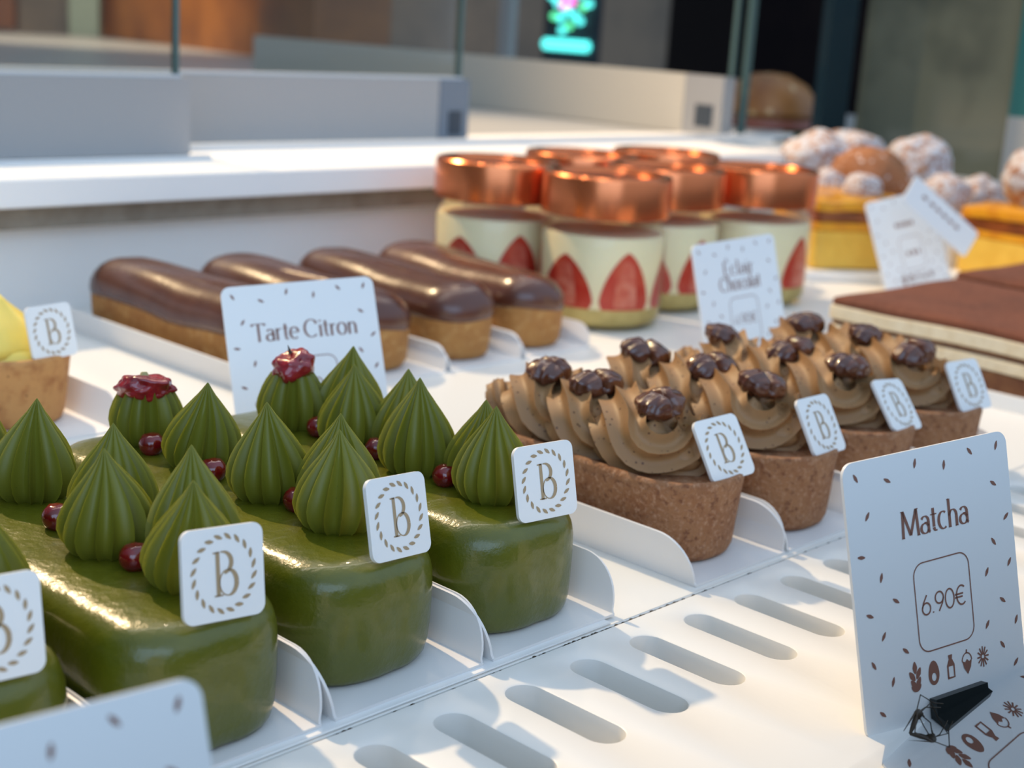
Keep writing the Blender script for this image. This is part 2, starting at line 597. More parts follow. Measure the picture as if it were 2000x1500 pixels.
def rrect(w_, h, r, x=0, z=0, n=8):
    pts = []
    for (cx, cz, a0) in ((x + w_ / 2 - r, z + h - r, 0), (x - w_ / 2 + r, z + h - r, 90), (x - w_ / 2 + r, z + r, 180), (x + w_ / 2 - r, z + r, 270)):
        pts += arc(cx, cz, r, r, a0, a0 + 90, n)
    return pts


def slab(mb, outline, y0, y1, bend=None):
    f = bend or (lambda x, z: 0)
    a = [(x, y0 + f(x, z), z) for x, z in outline]
    b = [(x, y1 + f(x, z), z) for x, z in outline]
    mb.loft([a, b])


S_T = 0.84
mbp = MB()
slab(mbp, rrect(S_T, S_T, 0.10), 0.0, 0.045)
ME_tag = mbp.mesh('logo_tag', M_tag)
mbp = MB()
cz = S_T / 2
for k in range(20):
    a = R_(90 - 360 * (k + .5) / 20)
    leaf(mbp, 0.315 * math.cos(a), cz + 0.335 * math.sin(a), a - PI / 2 - 0.55, 0.094, 0.040, -0.004)
# letter B : stem with serifs, upper bowl, lower oval
q_ = 1.22
bx, bz = -0.105, cz - 0.20


def bl(pts):
    return [(bx + x * q_, bz + z * q_) for x, z in pts]


stroke(mbp, bl([(.035, 0), (.035, .33)]), .042, 0, .004)
stroke(mbp, bl([(0, .006), (.075, .006)]), .014, 0, .004)
stroke(mbp, bl([(-.004, .322), (.05, .322)]), .014, 0, .004)
stroke(mbp, bl(arc(.075, .245, .075, .08, 100, -80, 16)), lambda t, dx, dz: .013 + .032 * abs(dz), 0, .004)
stroke(mbp, bl(arc(.118, .095, .072, .095, 0, 360, 30)), lambda t, dx, dz: .011 + (.036 if (t < .25 or t > .75) else .003) * abs(dz), 0, .004)
ME_tagink = mbp.mesh('gold_wreath_letter', M_gold, smooth=False)


def logo_tag(parent, loc, rot):
    o = inst(ME_tag, 'logo_tag', parent, loc, rot)
    inst(ME_tagink, 'gold_wreath_letter', o, (0, 0, 0))
    return o


# ------------------------------------------------------------------ piped kisses
def kiss_mesh(seed, H=1.05, Rr=0.47, nr=16, lean=(0, 0), top=1.0, twist=0.1, double=0.0):
    rnd = random.Random(seed)
    prof = [(0.0, 0.50), (0.04, 0.66), (0.10, 0.82), (0.18, 0.94), (0.28, 1.0), (0.38, 0.97), (0.48, 0.88), (0.57, 0.76), (0.66, 0.61), (0.74, 0.46),
            (0.81, 0.33), (0.87, 0.215), (0.92, 0.135), (0.96, 0.075), (0.985, 0.035), (1.0, 0.006)]
    if top < 1:
        prof = [p for p in prof if p[0] <= top] + [(top + .02, 0.22), (top + .025, 0.05)]
    seg = 8
    N = nr * seg
    offs = [rnd.uniform(-.35, .35) for _ in range(nr)]
    dep = [rnd.uniform(.75, 1.25) for _ in range(nr)]
    fo = [rnd.uniform(-.03, .03) for _ in range(nr)]
    rings = []
    for (t, r) in prof:
        ring = []
        for j in range(N):
            u = (0, .05, .13, .28, .50, .72, .87, .95)[j % seg]
            i = j // seg
            # thin raised ridges with scooped valleys
            o_ = offs[i] * (1 - u) + offs[(i + 1) % nr] * u
            a = 2 * PI * (i + u + 0.35 * o_) / nr + twist * t
            d = (0.75 + 0.5 * math.sin(PI * t)) * dep[i] * (0.085 * (1 - math.exp(-min(u, 1 - u) / .05)) + 0.13 * math.sin(PI * u))
            f_ = 1 + fo[i] * (1 - u) + fo[(i + 1) % nr] * u
            rr = Rr * r * (1 - d) * f_
            zz = 1.07 * H * t + (0.03 * offs[i] if t < .1 else 0)
            if t == 0:
                zz = 0
            wob = 0.05 * noise.noise(Vector((math.cos(a) * 1.3, math.sin(a) * 1.3, t * 2 + seed)))
            ring.append((rr * math.cos(a) * (1 + wob) + lean[0] * t * t, rr * math.sin(a) * (1 + wob) + lean[1] * t * t, zz))
        rings.append(ring)
    mb = MB()
    mb.loft(rings)
    return mb.mesh('piped_kiss', M_kiss, angle=50)


KISS = [kiss_mesh(1, lean=(.02, .01)), kiss_mesh(2, H=1.08, nr=15, lean=(-.03, .02), twist=-.15), kiss_mesh(3, H=1.02, nr=17, lean=(.03, -.02), twist=.25),
        kiss_mesh(4, H=1.14, nr=16, lean=(.0, .03), twist=-.05), kiss_mesh(5, H=1.05, nr=15, Rr=.48, lean=(-.02, -.02), twist=.2)]
KISSR = kiss_mesh(7, H=1.10, nr=15, Rr=.47, top=.66, twist=.05)


def raspberry_mesh(seed, rx, rz):
    rnd = random.Random(seed)
    mb = MB()
    cs = []
    n = 84
    for k in range(n):
        z = 1 - 2 * (k + .5) / n
        a = k * 2.399963 + rnd.uniform(-.2, .2)
        r = math.sqrt(1 - z * z)
        cs.append(Vector((r * math.cos(a), r * math.sin(a), z)))

    def fn(d):
        m = max(d.dot(c) for c in cs)
        b = max(0, (m - .955) / .045)
        dimple = 0.28 * max(0, d.z - .75) / .25
        return 0.86 + .15 * math.sqrt(b) - dimple + .22 * noise.noise(d * 1.9 + Vector((seed, 0, 0)))
    mb.ellip((0, 0, 0), (rx, rx * .92, rz), 64, 36, fn)
    return mb.mesh('raspberry', M_rasp, angle=70)


RASP = [raspberry_mesh(3, .37, .19), raspberry_mesh(9, .30, .23)]
mb = MB()
mb.ellip((0, 0, .03), (.155, .155, .15), 24, 16, fn=lambda d: 1 + .06 * noise.noise(d * 3) - .1 * max(0, d.z - .8) / .2)
ME_BERRY = mb.mesh('red_berry', M_berry)
mb = MB()
mb.lathe([(.12, -.05), (.085, .0), (.055, .045), (.045, .08), (.03, .095), (0.0001, .095)], 12)
ME_CAL = mb.mesh('calyx', M_calyx)
mb = MB()
mb.lathe([(.03, 0), (.018, .05), (.002, .12)], 6)
ME_SPIKE = mb.mesh('sepal', M_crumbd)


def matcha_body_mesh(seed):
    hw, L, rc = 0.94, 5.7, 0.74

    def wob(x, y, z):
        v = Vector((x * .9, y * .5, z * .8 + seed * 7))
        drip = noise.noise(Vector((x * 3.2, y * 3.2, z * .7 + seed)))
        return .035 * noise.noise(v) + .014 * drip * (1 if z > .05 else 1.4)
    prof = [(0.0, .14), (0.03, .07), (0.09, .03), (0.2, .005), (.45, -.01), (.75, -.015), (.92, -.008), (1.02, .012), (1.07, .028), (1.13, .058), (1.18, .105), (1.22, .165),
            (1.247, .24), (1.262, .34), (1.268, .48), (1.27, .70)]
    rings = [foot(hw, L, rc, i, z, 10, 14, wob) for z, i in prof]
    mb = MB()
    mb.loft(rings, True, True)
    return mb.mesh('matcha_glaze', M_glaze, angle=60)


BODY = [matcha_body_mesh(1), matcha_body_mesh(2)]
Z_T = 1.255

CAKES = [
    ('glossy green matcha cake, its logo tag cut off by the left side of the photo', -3.27, 0.92, 0, [(.05, .8), (.55, 1.4), (.1, 2.05), (.6, 2.75), (.15, 3.3), (.6, 3.9)], (-.1, 4.9), [(-.05, 1.5), (0, 2.8)], (.1, -.02), None, None),
    ('glossy green matcha cake behind the blurred front price card', -1.12, 0.82, 1, [(.26, .95), (.62, 1.45), (.12, 2.15), (.56, 2.85), (.30, 4.05)], (.05, 5.0), [(.05, 1.58), (.02, 3.0)], (.06, -.02), 1, 0),
    ('glossy green matcha cake with a wide flat raspberry showing its pale stalk', 1.05, 1.02, 0, [(.20, 1.15), (.62, 1.7), (.20, 2.38), (.20, 3.72)], (.22, 4.92), [(.16, 1.82), (.02, 3.2), (.0, 4.45)], (.19, -.02), 0, 0),
    ('glossy green matcha cake nearest the hazelnut tarts, spiked raspberry before the lemon tart card', 3.20, 0.95, 1, [(.08, .95), (.36, 1.38), (.04, 2.2), (.46, 2.85), (.10, 3.45), (.55, 4.1)], (-.02, 4.55), [(-.06, 1.58), (-.02, 2.85), (-.02, 4.0)], (.15, -.02), 1, 1),
]
TAGPOSE = {0: (-.05, -.22, .04), 1: (-.056, -.208, .068), 2: (.06, -.276, .066), 3: (-.14, -.243, -.003)}
rr = random.Random(12)
for ci, (lab, cx, fy, bi, ks, rp_, bs, tg, rty, dec) in enumerate(CAKES):
    t = empty('matcha_cake', (cx, fy, 0.064), label=lab, cat='cake', group='green matcha cakes in the front row')
    inst(BODY[bi], 'matcha_glaze', t, (0, 0, 0), scale=(1, 1, 1))
    for k, (x, y) in enumerate(ks):
        o = inst(KISS[(ci * 2 + k) % 5], 'piped_kiss', t, (x, y, Z_T - .05), (rr.uniform(-.04, .04), rr.uniform(-.04, .04), rr.uniform(0, 6)))
    inst(KISSR, 'piped_kiss', t, (rp_[0], rp_[1], Z_T - .05), (0, 0, ci))
    rb = inst(RASP[rty or 0], 'raspberry', t, (rp_[0], rp_[1], Z_T + (.70 if rty != 1 else .82)), (R_(12), R_(4 if ci == 2 else 14), ci + .4))
    if ci == 2:
        inst(ME_CAL, 'calyx', rb, (0.02, 0, .10), (0, 0, 0))
    if ci == 3:
        inst(ME_SPIKE, 'sepal', rb, (-.02, 0, .17), (0.1, -.1, 0))
    for (x, y) in bs:
        inst(ME_BERRY, 'red_berry', t, (x, y, Z_T + .10), (0, 0, rr.uniform(0, 6)))
    logo_tag(t, (tg[0] - (cx - cx), .12 + tg[1], Z_T - .01), Euler((TAGPOSE[ci][1], TAGPOSE[ci][2], TAGPOSE[ci][0])))


# ------------------------------------------------------------------ folded card cradles
def cradle_mesh(hw, L, fh=0.72, ang=16, rc=0.55, hl=None, y0=0.0):
    """flat base with two side flaps, rounded outer corners"""
    mb = MB()
    th = 0.03
    mb.box((-hw, y0, 0), (hw, y0 + L, th))
    for s in (-1, 1):
        # flap outline in its own plane: (y, h)
        pts = [(y0 + .0, 0)] + [(y0 + .02 + rc - rc * math.cos(R_(a)) * .98, fh - rc + rc * math.sin(R_(a))) for a in range(0, 91, 9)]
        pts += [(y0 + L - (q[0] - y0), q[1]) for q in pts[::-1]]
        c, sn = math.cos(R_(ang)), math.sin(R_(ang))
        A = [(s * (hw + h * sn), y, h * c + .004) for y, h in pts]
        B = [(s * (hw + h * sn - th * c), y, h * c + th * sn + .004) for y, h in pts]
        mb.loft([A, B])
    return mb


def cradle(cx, fy, hw, L, lab, grp, z=0.0, **k):
    me = cradle_mesh(hw, L, **k)
    o = me.obj('card_cradle', M_paper, None, (cx, fy, z), angle=25)
    return tag(o, lab, 'card tray', grp)


GC = 'folded white card cradles under the pastries'
for i, (cx, wds) in enumerate(((-3.27, 'green cake at the left border of the photo'), (-1.12, 'green cake with its tag above the blurred front card'),
                               (1.05, 'green cake with the wide flat raspberry'), (3.20, 'green cake nearest the hazelnut tarts'))):
    cradle(cx + .02, .70, 1.0, 6.1, 'folded white card cradle under the ' + wds, GC, .031, fh=.62, ang=11, rc=.56)


# ------------------------------------------------------------------ hazelnut tarts
def shell_mesh(hw, L, rc, H, seed, name, m, base_in=.16):
    def wob(x, y, z):
        return .02 * noise.noise(Vector((x * 1.3, y * 1.3, z * 2 + seed))) + .008 * noise.noise(Vector((x * 7, y * 7, z * 7)))
    prof = [(0, base_in + .06), (.03, base_in + .01), (.12, base_in - .03), (H * .45, base_in * .45), (H * .8, .02), (H * .94, 0), (H * .985, .02), (H, .06), (H * .99, .11), (H - .08, .14)]
    mb = MB()
    mb.loft([foot(hw, L, rc, i, z, 12, 14, wob) for z, i in prof])
    return mb.mesh(name, m, angle=60)


def rope_mesh(seed, L, hw=.90, coils=4.2, H=.76):
    """piped rope: overlapping coils of a star nozzle laid front to back"""
    mb = MB()
    n = int(coils * 34)
    ns, seg = 9, 6
    rings = []
    rt = .42
    y0, y1 = .80, L - .46
    for i in range(n + 1):
        t = i / n
        a = 2 * PI * coils * t + PI * .75
        taper = min(1, t * 5 + .62, (1 - t) * 5 + .45)
        k = min(1, .72 + t * 3, .72 + (1 - t) * 3)
        adv = (y1 - y0)
        C = Vector((-math.cos(a) * (hw - rt) * k, y0 + adv * t + .16 * math.sin(a), H * .50 + math.sin(a) * H * .26))
        T = Vector((math.sin(a) * (hw - rt) * 2 * PI * coils, adv + .16 * 2 * PI * coils * math.cos(a), math.cos(a) * H * .26 * 2 * PI * coils)).normalized()
        Yv = Vector((0, 1, 0))
        B = (Yv - T * Yv.dot(T)).normalized()
        N = T.cross(B)
        ring = []
        for j in range(ns * seg):
            u = (j % seg) / seg
            ph = 2 * PI * (j // seg + u) / ns - .95 * a
            r = rt * taper * (1 - .30 * math.sin(PI * u) ** .75)
            p = C + (B * math.cos(ph) * 1.15 + N * math.sin(ph)) * r
            p += Vector((1, 1, 1)) * .025 * noise.noise(p * 2.3 + Vector((seed, 0, 0)))
            p.z = max(p.z, -.06 - .03 * math.sin(p.y * 5))
            ring.append(tuple(p))
        rings.append(ring)

    def shrink(r, k, d):
        c = sum((Vector(p) for p in r), Vector()) / len(r)
        return [tuple(c + (Vector(p) - c) * k + d) for p in r]
    rings = [shrink(rings[0], .1, Vector((0, .06, -.02))), shrink(rings[0], .7, Vector((0, .02, -.01)))] + rings + [shrink(rings[-1], .6, Vector((0, .04, .03))), shrink(rings[-1], .1, Vector((0.03, .06, .12)))]
    mb.loft(rings)
    mb.ellip((0, L / 2, .18), (.55, L / 2 - .5, .40), 30, 14)
    return mb.mesh('piped_rope', M_praline, angle=45)


def pecan_mesh(seed):
    mb = MB()

    def fn(d):
        g = math.exp(-(d.x / .12) ** 2) * .55 * (1 if d.z > -.3 else .2)
        lobes = .05 * math.cos(d.y * 13 + 2.0 * abs(d.x) + seed) * (abs(d.x) ** .5)
        return 1.02 - g + lobes + .10 * noise.noise(d * 1.8 + Vector((seed * 3.1, 0, 0))) + .03 * noise.noise(d * 5 + Vector((0, seed, 0)))
    mb.ellip((0, 0, 0), (.36, .25, .175), 56, 30, fn)
    return mb.mesh('pecan', M_pecan, angle=70)


PEC = [pecan_mesh(s) for s in (1, 2, 3, 4)]
LZ = 4.35
SHELL = [shell_mesh(.91, LZ, .86, 1.10, s, 'tart_shell', M_shell, .11) for s in (1, 2)]
ROPE = [rope_mesh(s, LZ, coils=c) for s, c in ((1, 3.7), (2, 3.5))]
HZ = [
    ('brown tart with praline cream rope, nearest the green cakes, its crust front in full view', 6.68, 0.97),
    ('brown praline cream tart, second from the green cakes', 8.80, 0.85),
    ('brown praline cream tart, third from the green cakes, crust mostly behind the Matcha card', 10.95, 0.85),
    ('brown praline cream tart farthest from the green cakes, beside the tiramisu slabs', 13.05, 0.80),
]
TP = [(-.05, -.56, -.03), (.05, -.54, .02), (0, -.68, .09), (-.10, -.54, 0)]
PP = [[(-.10, 1.15), (-.15, 2.25), (-.20, 3.1)], [(-.05, 1.15), (.0, 2.1), (-.15, 3.25)], [(.0, 1.1), (-.1, 2.1), (-.2, 3.35)], [(-.25, 1.05), (.0, 2.1), (-.1, 3.25)]]
for i, (lab, cx, fy) in enumerate(HZ):
    t = empty('praline_tart', (cx, fy, .04), R_(-1.5), label=lab, cat='tart', group='praline tarts in a row')
    inst(SHELL[i % 2], 'tart_shell', t, (0, 0, 0))
    inst(ROPE[i % 2], 'piped_rope', t, (0, 0, 1.02))
    for k, (x, y) in enumerate(PP[i]):
        inst(PEC[(i + k) % 4], 'pecan', t, (x, y, 1.86 + (.04 if k else .0)), (R_(rr.uniform(0, 22)), R_(rr.uniform(-14, 14)), R_(rr.uniform(-22, 18))), (1.12, 1.12, 1.1))
    logo_tag(t, (.27, .10, 1.06), Euler((TP[i][1], TP[i][2], TP[i][0])))
for i, (cx, wds) in enumerate(((6.75, 'praline tart nearest the green cakes'), (8.80, 'second praline tart from the green cakes'), (10.95, 'third praline tart from the green cakes'), (13.05, 'praline tart beside the tiramisu'))):
    cradle(cx, .68, .98, 5.2, 'folded white card cradle holding the ' + wds, GC, .002, fh=.60, ang=12, rc=.56)


# ------------------------------------------------------------------ eclairs
def capsule_rings(hw, L, prof, seed, amp=.03):
    def wob(x, y, z):
        return amp * noise.noise(Vector((x * 1.1, y * .8, z * 1.2 + seed * 5))) + .012 * noise.noise(Vector((x * 8, y * 8, seed)))
    return [foot(hw, L, hw * .96, i, z, 14, 16, wob) for z, i in prof]


def eclair_meshes(seed):
    hw, L = .80, 5.8
    mb = MB()
    mb.loft(capsule_rings(hw, L, [(0, .18), (.04, .10), (.15, .04), (.4, .01), (.7, 0), (.95, .0), (1.1, .04), (1.2, .12)], seed))
    a = mb.mesh('choux_body', M_choux, angle=60)
    mb = MB()
    n_ = Vector((seed * 3.0, 0, 0))
    prof = [(.80, .03), (.775, -.005), (.80, -.035), (.90, -.045), (1.05, -.02), (1.2, .05), (1.33, .17), (1.42, .32), (1.47, .48), (1.49, .66)]
    rings = []
    for z, i in prof:
        ring = foot(hw, L, hw * .96, i, z, 14, 16)
        rings.append([(x + .03 * noise.noise(Vector((x, y, z)) + n_), y, z + (.10 * noise.noise(Vector((x * .8, y * .45, 1)) + n_)) + (.05 * math.sin(y * 1.3 + seed)) * (1 if z < 1.2 else .6)) for x, y, z in ring])
    mb.loft(rings)
    b = mb.mesh('chocolate_glaze', M_choc, angle=60)
    return a, b


ECL = [eclair_meshes(1), eclair_meshes(2)]
for i, (cx, fy, rz, lab) in enumerate(((7.55, 11.45, 0, 'chocolate eclair nearest the lemon tart, half hidden by the lemon tart price card'),
                                       (9.75, 10.9, 0, 'chocolate eclair mostly hidden behind the lemon tart price card, only its glaze showing'),
                                       (11.80, 10.75, -5, 'chocolate eclair with a round bare front end, second from the jars'),
                                       (13.90, 10.75, -7, 'chocolate eclair right beside the copper lidded jars'))):
    t = empty('chocolate_eclair', (cx, fy, .04), R_(rz), label=lab, cat='eclair', group='chocolate eclairs in the back row')
    inst(ECL[i % 2][0], 'choux_body', t, (0, 0, 0))
    inst(ECL[i % 2][1], 'chocolate_glaze', t, (0, 0, 0))
for i, (cx, wds) in enumerate(((7.55, 'eclair nearest the lemon tart'), (9.75, 'eclair hidden by the lemon tart card'), (11.85, 'eclair second from the jars'), (13.95, 'eclair beside the jars'))):
    cradle(cx, 10.45, .98, 7.4, 'folded white card cradle under the chocolate ' + wds, GC, .002, fh=.50, ang=14, rc=.46)

# ------------------------------------------------------------------ lemon tart
t = empty('lemon_tart', (2.50, 11.0, .04), 0, label='golden crust tart with pointed yellow lemon cream, cut by the left side of the photo', cat='tart')
inst(shell_mesh(.98, 4.6, .92, 1.12, 5, 'tart_shell', M_lshell, .13), 'tart_shell', t, (0, 0, 0))


def lemon_kiss(seed):
    mb = MB()
    prof = [(.5, 0), (.62, .12), (.62, .28), (.52, .45), (.36, .62), (.2, .78), (.09, .9), (.01, 1.0)]
    rings = [[(r * math.cos(a) * (1 + .10 * math.cos(6 * a)), r * math.sin(a) * (1 + .10 * math.cos(6 * a)), z) for a in [2 * PI * j / 36 for j in range(36)]] for r, z in prof]
    mb.loft(rings)
    return mb.mesh('lemon_cream', M_lemon, angle=60)


LK = lemon_kiss(1)
for k, (x, y) in enumerate(((-.1, .95), (.05, 2.1), (-.1, 3.3))):
    inst(LK, 'lemon_cream', t, (x, y, 1.0), (0, 0, k), (1.15, 1.15, 1 + .08 * k))
mb = MB()
mb.loft([foot(.82, 4.3, .78, i, z, 12, 10) for z, i in ((1.0, 0), (1.12, .02), (1.2, .1), (1.22, .3))])
mb.obj('lemon_filling', M_lemon, t, (0, .15, 0))
logo_tag(t, (.42, .12, 1.08), Euler((-.25, -.01, .16)))
cradle(2.50, 10.4, 1.02, 5.6, 'folded white card cradle under the lemon tart', GC, .002, fh=.55, ang=16, rc=.5)


# ------------------------------------------------------------------ price cards
def w2(t, dx, dz):
    return .018 + .045 * abs(dz) ** 1.5


GL = {}


def sf(x, z, a=.075):
    return [(x - a, z), (x + a, z)]


GL['M'] = (.95, [[(.08, 0), (.13, 1)], [(.13, 1), (.46, .06)], [(.46, .06), (.80, 1)], [(.80, 1), (.86, 0)]], [sf(.08, 0), sf(.10, 1), sf(.86, 0), sf(.83, 1)])
GL['T'] = (.74, [[(.02, .99), (.72, .99)], [(.37, 1), (.37, 0)], [(.03, 1), (.02, .88)], [(.71, 1), (.72, .88)]], [sf(.37, 0)])
GL['C'] = (.82, [arc(.43, .5, .38, .5, 48, 312, 28), [(.70, .90), (.71, .74)]], [])
GL['E'] = (.62, [[(.12, 0), (.12, 1)], [(.12, .99), (.55, .99)], [(.12, .53), (.46, .53)], [(.12, .01), (.58, .01)]], [sf(.12, 0), sf(.12, 1)])
GL['É'] = (.62, GL['E'][1] + [[(.28, 1.1), (.42, 1.25)]], GL['E'][2])
GL['a'] = (.54, [arc(.25, .18, .19, .19, 20, 340, 20), [(.44, .44), (.44, .06), (.50, .0)], arc(.26, .44, .18, .2, 0, 150, 12), arc(.30, .2, .18, .2, 60, 110, 6)], [])
GL['t'] = (.38, [[(.17, .88), (.17, .16)], arc(.27, .14, .10, .13, 180, 300, 8), [(.02, .64), (.34, .64)]], [])
GL['c'] = (.50, [arc(.28, .33, .23, .33, 55, 305, 22)], [])
GL['h'] = (.60, [[(.12, 1.08), (.12, 0)], arc(.30, .42, .18, .22, 180, 0, 14), [(.48, .44), (.48, 0)]], [sf(.12, 0), sf(.48, 0), [(.03, 1.06), (.12, 1.08)]])
GL['n'] = (.60, [[(.12, .64), (.12, 0)], arc(.30, .42, .18, .22, 180, 0, 14), [(.48, .44), (.48, 0)]], [sf(.12, 0), sf(.48, 0), [(.03, .63), (.12, .65)]])
GL['r'] = (.42, [[(.12, .64), (.12, 0)], arc(.30, .42, .18, .21, 180, 70, 10)], [sf(.12, 0), [(.03, .63), (.12, .65)]])
GL['e'] = (.53, [arc(.28, .33, .23, .33, 5, 310, 24), [(.06, .36), (.50, .36)]], [])
GL['o'] = (.60, [arc(.29, .33, .24, .34, 0, 360, 28)], [])
GL['i'] = (.26, [[(.13, .64), (.13, 0)], [(.13, .84), (.13, .92)]], [sf(.13, 0), [(.05, .63), (.13, .65)]])
GL['l'] = (.26, [[(.13, 1.08), (.13, 0)]], [sf(.13, 0), [(.05, 1.07), (.13, 1.08)]])
GL[' '] = (.30, [], [])
D = {}
D['6'] = (.60, [arc(.29, .30, .24, .30, 0, 360, 26), [(.06, .36), (.14, .62), (.36, 1.0)]])
D['9'] = (.60, [arc(.29, .70, .24, .30, 0, 360, 26), [(.53, .66), (.45, .38), (.22, 0)]])
D['0'] = (.62, [arc(.30, .5, .26, .5, 0, 360, 28)])
D['.'] = (.20, [[(.08, .0), (.08, .07)]])
D['5'] = (.56, [[(.46, 1), (.14, 1), (.10, .58)], arc(.25, .32, .23, .32, 125, -140, 20)])
D['4'] = (.60, [[(.42, 0), (.42, 1), (.04, .28), (.56, .28)]])
D['€'] = (.70, [arc(.40, .5, .30, .5, 50, 310, 24), [(.0, .58), (.50, .58)], [(.0, .42), (.46, .42)]])


def text(mb, s, x, z, h, w_total=None, sans=False, center=False, y=-.004):
    tab = D if sans else GL
    adv = sum(tab[c][0] for c in s) * h
    kx = (w_total / adv) if w_total else 1
    if center:
        x -= adv * kx / 2
    for c in s:
        g = tab[c]
        for st in g[1]:
            pts = [(x + p[0] * h * kx, z + p[1] * h) for p in st]
            if sans:
                stroke(mb, pts, .092 * h, y, 0)
            else:
                stroke(mb, pts, lambda t, dx, dz: (.048 + .095 * abs(dz) ** 1.5) * h, y, 0)
        if not sans:
            for st in g[2]:
                stroke(mb, [(x + p[0] * h * kx, z + p[1] * h) for p in st], .04 * h, y, 0)
        x += g[0] * h * kx


SEEDS = [(-1.01, 2.64), (-0.59, 2.55), (-0.19, 2.66), (0.22, 2.58), (0.92, 2.27), (1.07, 1.89), (-0.9, 2.24), (0.85, 1.66), (-1.03, 1.85), (-0.79, 1.6), (-0.62, 1.33), (-0.99, 1.25),
         (0.71, 1.36), (1.06, 1.4), (0.91, 1.02), (1.09, 0.77), (0.65, 0.81), (0.85, 0.55), (-0.83, 1.01), (-0.55, 0.8), (-1.0, 0.75), (-0.76, 0.53), (1.03, 0.32), (-0.94, 0.24),
         (1.01, 2.66), (0.61, 2.66)]
SANG = [-60, -30, 75, 80, -35, 40, 55, -55, -10, 72, -35, -25, 60, 55, -40, 65, 55, -55, 55, -40, -60, 70, 45, -40, 70, -50]


def icons(mb, z0=.49):
    y = -.004
    # wheat
    x = -.45
    for (dx, dz, a) in ((0, .11, 90), (-.045, .03, 125), (.045, .045, 60), (-.03, -.06, 125), (.035, -.05, 60)):
        leaf(mb, x + dx, z0 + dz, R_(a), .13, .065, y)
    poly(mb, arc(x, z0 - .07, .07, .07, 180, 360, 10), y - .001)
    # egg ring with hole
    x = -.19
    o = arc(x, z0 - .02, .078, .11, 0, 360, 24)
    o = [(px, pz + (.04 * max(0, (pz - z0) / .1))) for px, pz in o]
    i = arc(x, z0 - .045, .033, .042, 0, 360, 24)
    mb.add([(a, y, b) for a, b in o] + [(a, y, b) for a, b in i], [(k, k + 1, 25 + k + 1, 25 + k) for k in range(24)])
    # bottle outline
    x = .06
    stroke(mb, [(x - .045, z0 - .11), (x - .045, z0 + .02), (x - .02, z0 + .07), (x + .02, z0 + .07), (x + .045, z0 + .02), (x + .045, z0 - .11), (x - .055, z0 - .11)], .022, y, 0)
    poly(mb, [(x - .05, z0 + .01), (x + .05, z0 + .01), (x + .022, z0 + .08), (x + .03, z0 + .13), (x - .03, z0 + .13), (x - .022, z0 + .08)], y - .001)
    # nut
    x = .30
    poly(mb, [(x - .07, z0 + .02), (x - .03, z0 + .0), (x, z0 + .03), (x + .03, z0 + .0), (x + .07, z0 + .02), (x + .05, z0 - .06), (x, z0 - .13), (x - .05, z0 - .06)], y - .001)
    stroke(mb, arc(x, z0 + .01, .07, .085, 0, 180, 14), .014, y, 0)
    stroke(mb, [(x, z0 + .09), (x + .005, z0 + .13)], .02, y, 0)
    # star burst
    x = .54
    for k in range(12):
        a = 2 * PI * k / 12
        stroke(mb, [(x + .02 * math.cos(a), z0 + .02 * math.sin(a)), (x + .085 * math.cos(a), z0 + .11 * math.sin(a))], .018, y, 0)


CW, CH = 2.35, 2.8


def price_card(name_lines, price, loc, rot, lab, name_w=None, ic=True, z_name=1.93, clip=False, frame=True, extra=None):
    bend = lambda x, z: .05 * (x / 1.2) ** 2
    t = empty('price_card', loc, label=lab, cat='price card')
    t.rotation_euler = Euler(rot)
    t.rotation_mode = 'XYZ'
    mb = MB()
    outl = rrect(CW, CH, .14)
    slab(mb, outl, 0, .035)
    mb.obj('card', M_tag, t)
    mb = MB()
    for (x, z), a in zip(SEEDS, SANG):
        leaf(mb, x, z, R_(a), .105, .040, -.004)
    if frame:
        fr = rrect(.80, .92, .14, .05, .72)
        stroke(mb, fr + [fr[0]], .014, 0, .004)
    for i, ln in enumerate(name_lines):
        text(mb, ln, .03, z_name - i * .30, .27, name_w[i] if name_w else None, center=True)
    if price:
        text(mb, price, .05, 1.10, .20, .66, sans=True, center=True)
    if ic:
        icons(mb)
    mb.obj('printed_text', M_ink, t, smooth=False)
    if clip:
        mb = MB()
        mb.box((-.30, -.11, .0), (.46, -.02, .25))
        mb.box((-.30, -.20, -.03), (.46, -.02, .02))
        mb.box((-.32, .04, -.03), (.46, .10, .24))
        mb.obj('card_clip', M_clip, t, smooth=False)
    return t


price_card(['Matcha'], '6.90€', (5.118, -3.10, .0), (-.2382, -.059, -.2507), 'price card reading Matcha, 6.90€, in a black clip by the sloped glass', [.98], clip=True)
price_card(['Tarte Citron'], '6.90€', (5.10, 7.25, .02), (-.40, -.08, -.46), 'price card reading Tarte Citron behind the raspberry topped green cake', [1.62], ic=False)
price_card(['Éclair', 'Chocolat'], '4.90€', (15.75, 6.82, .02), (-.26, -.065, -.132), 'price card reading Éclair Chocolat before the strawberry jars', [.88, 1.18], z_name=2.10)
price_card(['', ''], None, (-4.67, -2.8, -.05), (-.30, -.02, -.16), 'blurred price card corner with two brown flecks, nearest the camera', frame=False, ic=False)
V = price_card([], None, (28.5, 10.05, .02), (-.34, -.17, -.30), 'upright blue-white price card before the yellow custard slices, text too blurred to read', frame=True, ic=True)
mb = MB()
for (x, w_) in ((-.28, .1), (-.14, .08), (0, .1), (.12, .08), (.26, .1)):
    stroke(mb, [(x - w_ / 2, 2.0), (x + w_ / 2, 2.0)], .12, 0, .004)
for (x, w_) in ((-.1, .1), (.1, .12), (.26, .08)):
    stroke(mb, [(x - w_ / 2, 1.18), (x + w_ / 2, 1.18)], .12, 0, .004)
mb.obj('faded_text', M_ink, V, smooth=False)
t = empty('price_tag', (27.75, 9.55, 1.95), label='small blue-white tag tipped down to one side, over the upright price card', cat='price tag')
